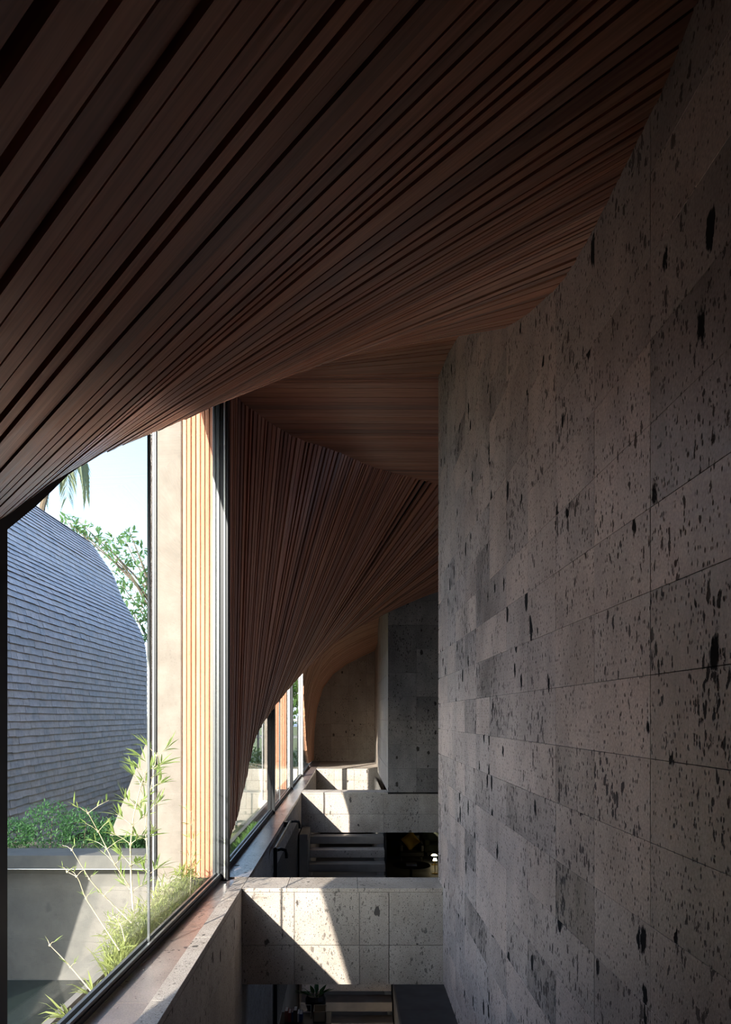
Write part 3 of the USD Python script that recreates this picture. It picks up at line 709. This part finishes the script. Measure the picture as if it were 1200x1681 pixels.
obj('side', [box(-.56, -.545, 11.36, 11.64, -4.758, -4.6, .002), box(-.375, -.36, 11.36, 11.64, -4.758, -4.6, .002), box(-.56, -.36, 11.36, 11.375, -4.758, -4.6, .002), box(-.56, -.36, 11.625, 11.64, -4.758, -4.6, .002)], 'sand', bx)
obj('bottom', box(-.55, -.37, 11.37, 11.63, -4.758, -4.74, .002), 'sand', bx)

# ------------------------------------------------------------------ foliage helpers
def leaf(base, d, length, width, droop=.25, bend=None):
    """A folded, pointed leaf of six triangles."""
    d = np.array(d, float); d /= np.linalg.norm(d)
    s = np.cross(d, [0.03, 0.05, 1.0]); s /= np.linalg.norm(s) + 1e-9
    a = RNG.uniform(-.7, .7); up = np.cross(s, d); s = s * math.cos(a) + up * math.sin(a); up = np.cross(s, d)
    p0 = np.array(base, float); p1 = p0 + d * length * .35; p2 = p0 + d * length * .7 + np.array([0, 0, -droop * length * .12]); p3 = p0 + d * length + np.array([0, 0, -droop * length * .4])
    v = np.array([p0, p1 + s * width / 2 + up * width * .12, p1, p1 - s * width / 2 + up * width * .12, p2 + s * width * .32, p2, p2 - s * width * .32, p3])
    f = np.array([(0, 2, 1), (0, 3, 2), (1, 2, 5), (1, 5, 4), (2, 3, 6), (2, 6, 5), (4, 5, 7), (5, 6, 7)])
    return v, f

def leaves(pts, dirs, L, W, jitter=.3):
    out = []
    for p, d in zip(pts, dirs):
        k = 1 + RNG.uniform(-jitter, jitter)
        out.append(leaf(p, d, L * k, W * k))
    return out

def rdir(up=0.0):
    v = NR.normal(size=3); v[2] += up
    return v / np.linalg.norm(v)

def blob(c, r, n, L, W, squash=(1, 1, 1), mid=True):
    pts = NR.normal(size=(n, 3)); pts /= np.linalg.norm(pts, axis=1)[:, None]
    pts *= NR.uniform(.35, 1.0, n)[:, None] ** .5 * r * np.array(squash)
    return leaves(np.array(c) + pts, [rdir(.2) for _ in range(n)], L, W)

# potted plant by the console
pp = thing('potted_plant', 'dark glazed pot of broad green leaves behind the console', 'plant', loc=(-.55, 12.05, -5.4))
obj('pot', lathe([(.13, 0), (.17, .12), (.17, .2), (.14, .26), (.12, .26)], (-.55, 12.05, -4.86), 20), 'ebony', pp)
obj('stand', lathe([(.16, 0), (.16, .03), (.05, .06), (.05, .48), (.15, .54)], (-.55, 12.05, -5.4), 16), 'ebony', pp)
for k in range(16):
    a = RNG.uniform(0, 6.28); d = (math.cos(a), math.sin(a), RNG.uniform(.2, 1.2))
    obj('leaf', leaf((-.55 + .06 * math.cos(a), 12.05 + .06 * math.sin(a), -4.62), d, RNG.uniform(.2, .34), .07), 'leaf_shrub', pp)

# ------------------------------------------------------------------ outside: fins, columns, garden, neighbour
def fin(y, x_a, x_b, n, label_f, label_c, label_e, zt, col=True):
    t = thing('timber_fin', label_f, 'cladding', loc=((x_a + x_b) / 2, y, -2.0))
    obj('backing_board', box(x_a, x_b, y + .03, y + .2, -2.0, zt, .004), 'backing', t)
    e = np.linspace(x_b, x_a, n + 1)
    for i in range(n):
        q = RNG.uniform(-.004, .006)
        v, f = arr(box(e[i] + .004, e[i + 1] - .004, y + q, y + .04, -2.0, zt, .006))
        uv = np.stack([v[:, 2] + i * 3.1, v[:, 0] * 1.0 + v[:, 1] + i], 1)
        obj('cladding_board', (v, f), RNG.choice(['cladding_0', 'cladding_1', 'cladding_2']), t, uv=uv)
    c = thing('column', label_c, 'column', loc=(x_b - .16, y + .1, -2.3))
    obj('shaft', box(x_b - .305, x_b - .004, y - .01, y + .32, -2.3, zt, .012), 'concrete', c)
    obj('metal_edge', box(x_b - .345, x_b - .318, y + .0, y + .05, -2.3, zt, .003), 'metal_dark', c)
    obj('metal_edge', box(x_b - .372, x_b - .350, y + .01, y + .05, -2.3, zt, .003), 'metal_pale', c)
    if col:
        s = thing('shingle_edge', label_e, 'roof edge', loc=(x_b - .4, y + .2, -2.2))
        obj('batten', box(x_b - .40, x_b - .376, y + .03, y + .30, -2.2, zt, .003), 'backing', s)
        k = 0; z = -2.2
        while z < zt - .1:
            obj('shingle', hull([(x_b - .40, y + .02, z), (x_b - .43, y + .02, z), (x_b - .40, y + .30, z), (x_b - .43, y + .30, z), (x_b - .40, y + .02, z + .30), (x_b - .412, y + .02, z + .30), (x_b - .40, y + .30, z + .30), (x_b - .412, y + .30, z + .30)]), f'shingle_{k % 4}', s)
            z += .28; k += 1
fin(9.02, -1.665, -2.06, 7, 'orange-red vertical timber cladding fin in full sun beside the corner mullion', 'pale concrete column in sun left of the timber cladding', 'thin dark shingled roof edge running up beside the concrete column', 4.5)
fin(19.9, -1.70, -2.0, 5, 'distant reddish timber cladding fin seen through the third window', 'distant concrete column behind the third window', '', 3.2, False)

pl = thing('planter', 'long concrete planter trough under the nearest window, filled with soil', 'planter', loc=(-2.0, 6.0, -3.6))
def lane(d0, d1, z0, z1, y0=2.0, y1=8.95): return hull([(xl(y) + d, y, z) for y in (y0, y1) for d in (d0, d1) for z in (z0, z1)])
obj('side', lane(-.50, -.44, -3.6, -2.2), 'concrete_dark', pl)
obj('soil', lane(-.44, -.09, -3.6, -2.22), 'soil', pl)
pl2 = thing('planter', 'green planting bed running along the second and third windows', 'planter', loc=(-1.9, 16, -3.6))
obj('side', box(-2.2, -2.12, 9.45, 24, -3.6, -2.3), 'concrete_garden', pl2)
obj('soil', box(-2.12, -1.66, 9.45, 24, -3.6, -2.4), 'soil', pl2)
gw = thing('garden_wall', 'dark concrete garden wall with a broad coping across the pond', 'wall', loc=(-6, 9.8, -3.5))
obj('face', box(-13, -2.25, 9.78, 10.0, -3.55, -2.0, .005), 'concrete_garden', gw)
for a, b in zip([-13, -10.5, -8, -5.5, -2.25][:-1], [-10.5, -8, -5.5, -2.25]):
    obj('coping', box(a + .002, b - .002, 9.5, 10.02, -2.0, -1.815, .006), 'concrete_garden', gw)
obj('drip_edge', box(-13, -2.25, 9.485, 9.5, -1.998, -1.985, .002), 'metal_pale', gw)
obj('bed', box(-13, -2.25, 10.02, 11.6, -3.55, -2.0, .005), 'soil', gw)
water = obj('pond', box(-14, -2.6, -8, 9.77, -3.75, -3.53, .01), 'water', label='dark still pond at the foot of the garden wall', cat='pond')
speckled('lawn', (.10, .13, .05), (.20, .22, .10), 6.0, .95, .6)
obj('garden_ground', [box(-60, -2.2, 11.6, 24.0, -3.8, -3.6, .01), box(-90, -2.2, 24.3, 160, -2.6, -2.4, .01), box(-60, -1.6, -30, 160, -4.1, -3.82, .01)], 'lawn', label='low green ground of the garden outside the windows', cat='ground', kind='structure')

# neighbouring house under shingles
PROF = [(1.6 * x, 1.6 * z) for x, z in ((-4.44, -2.3), (-4.44, 1.2), (-4.49, 1.6), (-4.62, 1.95), (-4.97, 2.53), (-5.17, 3.07), (-5.64, 3.76), (-6.4, 4.25), (-7.6, 4.6), (-9.5, 4.7), (-12, 4.6))]
pr_ = np.array(PROF); sl = np.r_[0, np.cumsum(np.linalg.norm(np.diff(pr_, axis=0), axis=1))]
def prof(s): return np.array([np.interp(s, sl, pr_[:, 0]), np.interp(s, sl, pr_[:, 1])])
def yend(z): return 13.9
nh = thing('shingled_house', 'neighbouring house with a curved wall and roof clad in small grey shingles', 'house', loc=(-11, 19, -3.6))
YF = 25.6
ring = [(x + .06 if False else x, z) for x, z in PROF] + [(-19.2, -3.68)]
va = np.array([(x - .05, yend(z) + .1, z) for x, z in ring]); vb = np.array([(x - .05, YF - .05, z) for x, z in ring])
from shapely.geometry import Polygon
tri = trimesh.creation.triangulate_polygon(Polygon(ring), engine='earcut')
cap_v, cap_f = np.array(tri[0]), np.array(tri[1])
ca = np.array([(x - .05, yend(z) + .1, z) for x, z in cap_v]); cb = np.array([(x - .05, YF - .05, z) for x, z in cap_v])
n = len(ring); sf = []
for i in range(n):
    j = (i + 1) % n; sf += [(i, j, n + j), (i, n + j, n + i)]
obj('wall', [(np.vstack([va, vb]), np.array(sf)), (ca, cap_f), (cb, cap_f[:, ::-1])], 'shingle_body', nh)
EXPO, cand = .165, []
s = .6; r = 0
while s < sl[7]:
    p, q = prof(s), prof(s + EXPO * 1.35)
    tdir = (q - p) / np.linalg.norm(q - p); nrm = np.array([tdir[1], -tdir[0]])
    y = yend(p[1]) + RNG.uniform(0, .2)
    while y < YF:
        w = RNG.uniform(.22, .40); y1 = min(y + w, YF + .02)
        lift = .034 + RNG.uniform(0, .012); dz = RNG.uniform(-.012, .008)
        a = p + tdir * dz
        pts = []
        for yy_ in (y + .003, y1 - .003):
            for base, off in ((a, lift), (a, lift - .012), (q, .006), (q, -.004)):
                xz = base + nrm * off
                pts.append((xz[0], yy_, xz[1]))
        v = np.array(pts)
        f = np.array([(0, 4, 6), (0, 6, 2), (1, 3, 7), (1, 7, 5), (0, 1, 5), (0, 5, 4), (2, 6, 7), (2, 7, 3), (0, 2, 3), (0, 3, 1), (4, 5, 7), (4, 7, 6)])
        if trimesh.Trimesh(v, f, process=False).volume < 0: f = f[:, ::-1]
        vis = 14.9 < y < 25 and p[1] > -3.0
        cand.append((y if vis else 99, (v, f), RNG.randrange(4)))
        y = y1
    s += EXPO; r += 1
order = sorted(range(len(cand)), key=lambda i: cand[i][0])
for i in order[:295]:
    obj('shingle', cand[i][1], f'shingle_{cand[i][2]}', nh)
for k in range(4):
    rest = [cand[i][1] for i in order[295:] if cand[i][2] == k]
    obj('shingle_field', rest, f'shingle_{k}', nh, kind='stuff')

# shrubs on the bed behind the garden wall
for i, (px, w, h, lab) in enumerate(((22, .5, .5, 'leftmost low green shrub on the bed behind the garden wall'), (80, .6, .78, 'tallest green shrub against the foot of the shingled wall'), (135, .5, .66, 'green shrub right of the tallest one behind the garden wall'), (182, .42, .5, 'shrub on the garden wall bed left of the tall bamboo cane'), (226, .3, .26, 'small low shrub on the garden wall bed behind the tall bamboo cane'))):
    y = 10.6; x = (px - CX) / FPX * y
    sh = thing('shrub', lab, 'shrub', loc=(x, y, -1.99))
    obj('stem', tube([(x, y, -1.995), (x + .02, y, -1.9), (x + .05, y + .02, -2.0 + h * .7)], .012, 6, .004), 'bark', sh)
    obj('foliage', blob((x, y, -1.93 + h * .42), w * .62, 1100, .055, .022, (1.0, .75, h / w * .8)), 'leaf_shrub', sh, kind='stuff')

# bamboo and grasses in the planter
def cane(label, pts, r, nodes, nl, L):
    pts = np.array(pts)
    t = np.linspace(0, len(pts) - 1, 14)
    path = np.stack([np.interp(t, range(len(pts)), pts[:, i]) for i in range(3)], 1)
    b = thing('bamboo', label, 'bamboo', loc=pts[0])
    obj('cane', tube(path, r, 7, r * .35), 'cane', b)
    for nd in nodes:
        k = nd * 13; i = int(min(k, 12)); p = path[i] + (path[i + 1] - path[i]) * (k - i)
        ax = path[i + 1] - path[i]; ax /= np.linalg.norm(ax)
        obj('node', tube([p - ax * .006, p, p + ax * .006], r * 1.5, 7), 'cane', b)
        for sd in (-1, 1):
            d = np.array([sd * RNG.uniform(.5, 1.0), RNG.uniform(-.5, .5), RNG.uniform(.35, .8)]); d /= np.linalg.norm(d)
            e = p + d * RNG.uniform(.10, .22) * (1 if nl > 3 else .4)
            obj('twig', tube([p, (p + e) / 2 + (0, 0, .01), e], r * .4, 5, r * .2), 'cane', b)
            for m in range(nl):
                s_ = RNG.uniform(.35, 1); q = p + (e - p) * s_
                dd = d * .8 + np.array([RNG.uniform(-.7, .7), RNG.uniform(-.7, .7), RNG.uniform(-.35, .6)])
                obj('leaf', leaf(q, dd, L * RNG.uniform(.7, 1.35), L * .13), 'leaf_bamboo', b)
    return b
A_ = lambda px, py, y: at(px, py, y)
cane('tallest leafy bamboo cane rising beside the concrete column', [A_(219, 1500, 6.8), A_(215, 1440, 6.8), A_(214, 1385, 6.8), A_(219, 1340, 6.75), A_(231, 1290, 6.75), A_(241, 1262, 6.7)], .011, (.12, .27, .4, .53, .66, .82, .95), 8, .17)
cane('upright bamboo cane of dense leaves close to the column edge', [A_(248, 1500, 7.3), A_(243, 1420, 7.3), A_(238, 1350, 7.3), A_(250, 1280, 7.3), A_(258, 1235, 7.3)], .009, (.2, .4, .55, .7, .85, .97), 9, .17)
cane('bamboo cane arching to the left, topped below the shrubs', [A_(212, 1455, 6.4), A_(186, 1415, 6.3), A_(165, 1372, 6.3), A_(141, 1328, 6.2)], .007, (.3, .5, .72, .95), 4, .11)
cane('long bare bamboo cane leaning left, its tip at the garden wall coping', [A_(216, 1515, 6.2), A_(182, 1482, 6.2), A_(150, 1448, 6.1), A_(116, 1392, 6.1)], .007, (.45, .7, .98), 2, .08)
cane('bare bamboo cane leaning left below the coping', [A_(196, 1560, 5.9), A_(168, 1517, 5.9), A_(140, 1474, 5.9), A_(128, 1440, 5.85), A_(108, 1430, 5.85)], .0065, (.5, .78, .97), 2, .08)
cane('lowest bare bamboo cane leaning out over the pond', [A_(152, 1630, 5.3), A_(120, 1592, 5.3), A_(98, 1568, 5.3), A_(80, 1550, 5.3)], .006, (.4, .97), 2, .07)
cane('short twiggy bamboo shoot at the near end of the tall canes', [A_(205, 1545, 6.0), A_(199, 1520, 6.0), A_(190, 1505, 6.0), A_(178, 1512, 6.0)], .005, (.4, .7, .95), 3, .08)
cane('leafy bamboo shoot in front of the timber cladding', [A_(312, 1470, 8.0), A_(314, 1420, 8.0), A_(316, 1370, 8.0), A_(312, 1330, 8.0)], .006, (.4, .6, .8, .97), 3, .10)
def tuft(label, c, n, L, W, up, mat='leaf_grass', parts=False):
    t = thing('grass_tuft', label, 'grass', loc=c, group=None)
    bl = []
    for k in range(n):
        a = RNG.uniform(0, 6.283); d = np.array([math.cos(a), math.sin(a), up * RNG.uniform(.3, 1.4)])
        b = np.array(c) + np.array([math.cos(a), math.sin(a), 0]) * RNG.uniform(0, .05)
        bl.append(leaf(b, d, L * RNG.uniform(.6, 1.15), W, droop=RNG.uniform(.2, .9)))
    if parts:
        for m in bl: obj('blade', m, mat, t)
    else:
        obj('blades', bl, mat, t, kind='stuff')
tuft('nearest fan-leaved yellow-green tuft at the bottom of the window', (xl(5.0) - .20, 5.0, -2.08), 34, .24, .018, .8, parts=True)
tuft('second fan-leaved tuft just beyond the nearest one', (xl(5.45) - .22, 5.45, -2.08), 34, .25, .016, .8, parts=True)
tuft('third fan-leaved tuft by the leaning canes', (xl(5.9) - .2, 5.9, -2.06), 30, .24, .015, .9, parts=True)
strip = []
for y in np.arange(6.15, 8.75, .2):
    c = np.array([xl(y) - RNG.uniform(.26, .32), y, -2.21])
    for k in range(75):
        q = RNG.uniform(0, 6.283)
        strip.append(leaf(c + np.array([math.cos(q) * .04, RNG.uniform(-.12, .12), 0]), (math.cos(q), math.sin(q), 3.4 * RNG.uniform(.4, 1.4)), .42 * RNG.uniform(.6, 1.1), .013, droop=RNG.uniform(.2, .9)))
    strip += blob(c + np.array([-.02, 0, .25]), .27, 120, .14, .016, (.36, .8, .85))
gs = thing('grass', 'feathery yellow-green grass and fine bamboo leaf filling the planter under the nearest window', 'grass', loc=(-1.95, 7.5, -2.22), kind='stuff')
obj('blades', strip, 'leaf_grass', gs, kind='stuff')
strip = []
for y in np.arange(9.9, 15.5, .28):
    c = np.array([-1.88, y, -2.39])
    for k in range(60):
        q = RNG.uniform(0, 6.283)
        strip.append(leaf(c + np.array([math.cos(q) * .06, RNG.uniform(-.15, .15), 0]), (math.cos(q), math.sin(q), 2.6 * RNG.uniform(.3, 1.4)), .26 * RNG.uniform(.6, 1.2), .03, droop=.5))
gc = thing('ground_cover', 'bright green low planting outside the second and third windows', 'plants', loc=(-1.88, 12.5, -2.4), kind='stuff')
obj('leaves', strip, 'leaf_far', gc, kind='stuff')

# beyond the second window: block wall, hedge, fence, trees
bw = thing('retaining_wall', 'pale sunlit garden wall of large blocks seen through the second and third windows', 'wall', loc=(-5, 24.1, -3.6))
obj('core', box(-14, -1.7, 24.03, 24.3, -3.6, -1.76, .004), 'concrete_garden', bw)
for z0, z1, off in ((-2.13, -1.74, .0), (-2.5, -2.13, .75), (-3.05, -2.5, .3), (-3.6, -3.05, .9)):
    x = -1.7 - off * .6
    obj('block', box(x + .004, -1.7, 24.0, 24.05, z0 + .004, z1 - .004, .006), 'concrete_pale', bw)
    while x > -13:
        obj('block', box(x - 1.496, x - .004, 24.0 + RNG.uniform(-.01, .01), 24.05, z0 + .004, z1 - .004, .008), 'concrete_pale', bw)
        x -= 1.5
hd = thing('hedge', 'clipped grey-green hedge above the pale block wall', 'hedge', loc=(-5, 31, -2.4))
obj('foliage', sum([blob((x, 31 + RNG.uniform(-.3, .3), -1.85), .75, 130, .2, .09, (1, .6, .75)) for x in np.arange(-11, -2.6, .55)], []), 'leaf_tree', hd, kind='stuff')
fe = thing('fence', 'pale blue-grey metal fence standing behind the hedge', 'fence', loc=(-5, 35, -2.4))
for z in (-1.0, -.2): obj('rail', box(-14, -1.8, 34.97, 35.03, z - .08, z + .06, .01), 'metal_pale', fe)
for k in range(26): obj('post', box(-14 + k * .48, -13.9 + k * .48, 34.96, 35.04, -2.42, -.1, .01), 'metal_grey', fe)

def tree(label, base, height, blobs, L, W, n, mat='leaf_tree', r=.18):
    t = thing('tree', label, 'tree', loc=base)
    top = np.array(base) + (0, 0, height)
    obj('trunk', tube([base, np.array(base) + (.1, 0, height * .4), top], r, 8, r * .3), 'bark', t)
    for c, rad in blobs:
        s0 = np.array(base) + (0, 0, max(.3, min(height * .95, (c[2] - base[2]) * .65)))
        obj('branch', tube([s0, (s0 + c) / 2 + (0, 0, .15), c], r * .3, 6, r * .08), 'bark', t)
    fol = []
    for c, rad in blobs: fol += blob(c, rad, int(n * (rad / .6) ** 1.6), L, W)
    obj('foliage', fol, mat, t, kind='stuff')
Y = 34.0; k = Y / FPX
bl = [(at(px, py, Y + RNG.uniform(-1, 1)), rr * k) for px, py, rr in ((112, 858, 12), (128, 866, 14), (150, 878, 18), (122, 850, 7), (172, 890, 18), (186, 905, 18), (205, 888, 15), (212, 872, 8), (205, 930, 22), (225, 905, 14), (236, 940, 20), (222, 970, 24), (240, 995, 22), (232, 1030, 18), (248, 1055, 16), (255, 960, 22), (215, 1000, 16), (196, 955, 14), (255, 1010, 22))]
tree('leafy garden tree whose sparse crown shows above the shingled house', at(265, 1175, Y) + (0, 0, -2.4), 8.0, bl, .33, .13, 60)
bl = [((x, 44 + RNG.uniform(-1, 1), z), 1.5) for x, z in ((-5.2, .6), (-4.2, 1.2), (-3.0, .8), (-5.8, 1.8), (-3.8, 2.2), (-2.4, 2.0))]
tree('bright green tree beyond the fence, seen through the third window', (-4.0, 44, -2.4), 3.6, bl, .4, .18, 60, 'leaf_far')

screen = thing('added_shade_wall', 'unseen concrete wall with a raking end added to shade the garden wall, left of the view by the pond', 'wall', loc=(-8, 6.6, -3.6))
obj('slab', hull([(x, y, z) for y in (6.45, 6.65) for x, z in ((-12, -3.52), (-5.7, -3.52), (-4.75, -.5), (-12, -.5))]), 'concrete_garden', screen)  # out of view; raking end shaped to cast the shade edge across the pond
obj('capping', box(-12, -4.74, 6.42, 6.68, -.5, -.44, .005), 'concrete_garden', screen)

pa = thing('palm_tree', 'palm whose drooping frond hangs into the sky above the shingled house', 'palm', loc=at(52, 1175, 40) + (0, 0, -2.4))
crown = at(92, 752, 40)
obj('trunk', tube([at(52, 1175, 40) + (0, 0, -2.4), at(50, 950, 40), at(70, 830, 40), crown], .2, 8, .14), 'bark', pa)
def frond(ang, reach, drop):
    u = np.array([math.cos(ang), math.sin(ang) * 1.0, 0]); t = np.linspace(0, 1, 14)
    path = crown + u * (reach * np.sin(t * 1.5))[:, None] + np.array([0, 0, 1.0])[None] * (.55 * np.sin(t * 3.0) - drop * t ** 3)[:, None]
    ms = [tube(path, .03, 5, .008)]
    for i in range(2, 14):
        for sd in (-1, 1):
            for h in (0, .25, .5, .75):
                p = path[i] * (1 - h) + path[i - 1] * h
                tg = path[i] - path[i - 1]; tg /= np.linalg.norm(tg)
                d = tg * .8 + np.cross(u, [0, 0, 1]) * sd * .8 + np.array([0, 0, -.55])
                ms.append(leaf(p, d, 1.05 * (1 - .5 * abs(i / 13 - .5)), .09, droop=1.0))
    return ms
for i, a in enumerate((-.15, .75, 1.6, 2.4, 3.2, 4.0, 4.8, 5.5)):
    obj('frond', frond(a, 1.75 if i == 0 else 1.7, 1.65), 'leaf_palm', pa)
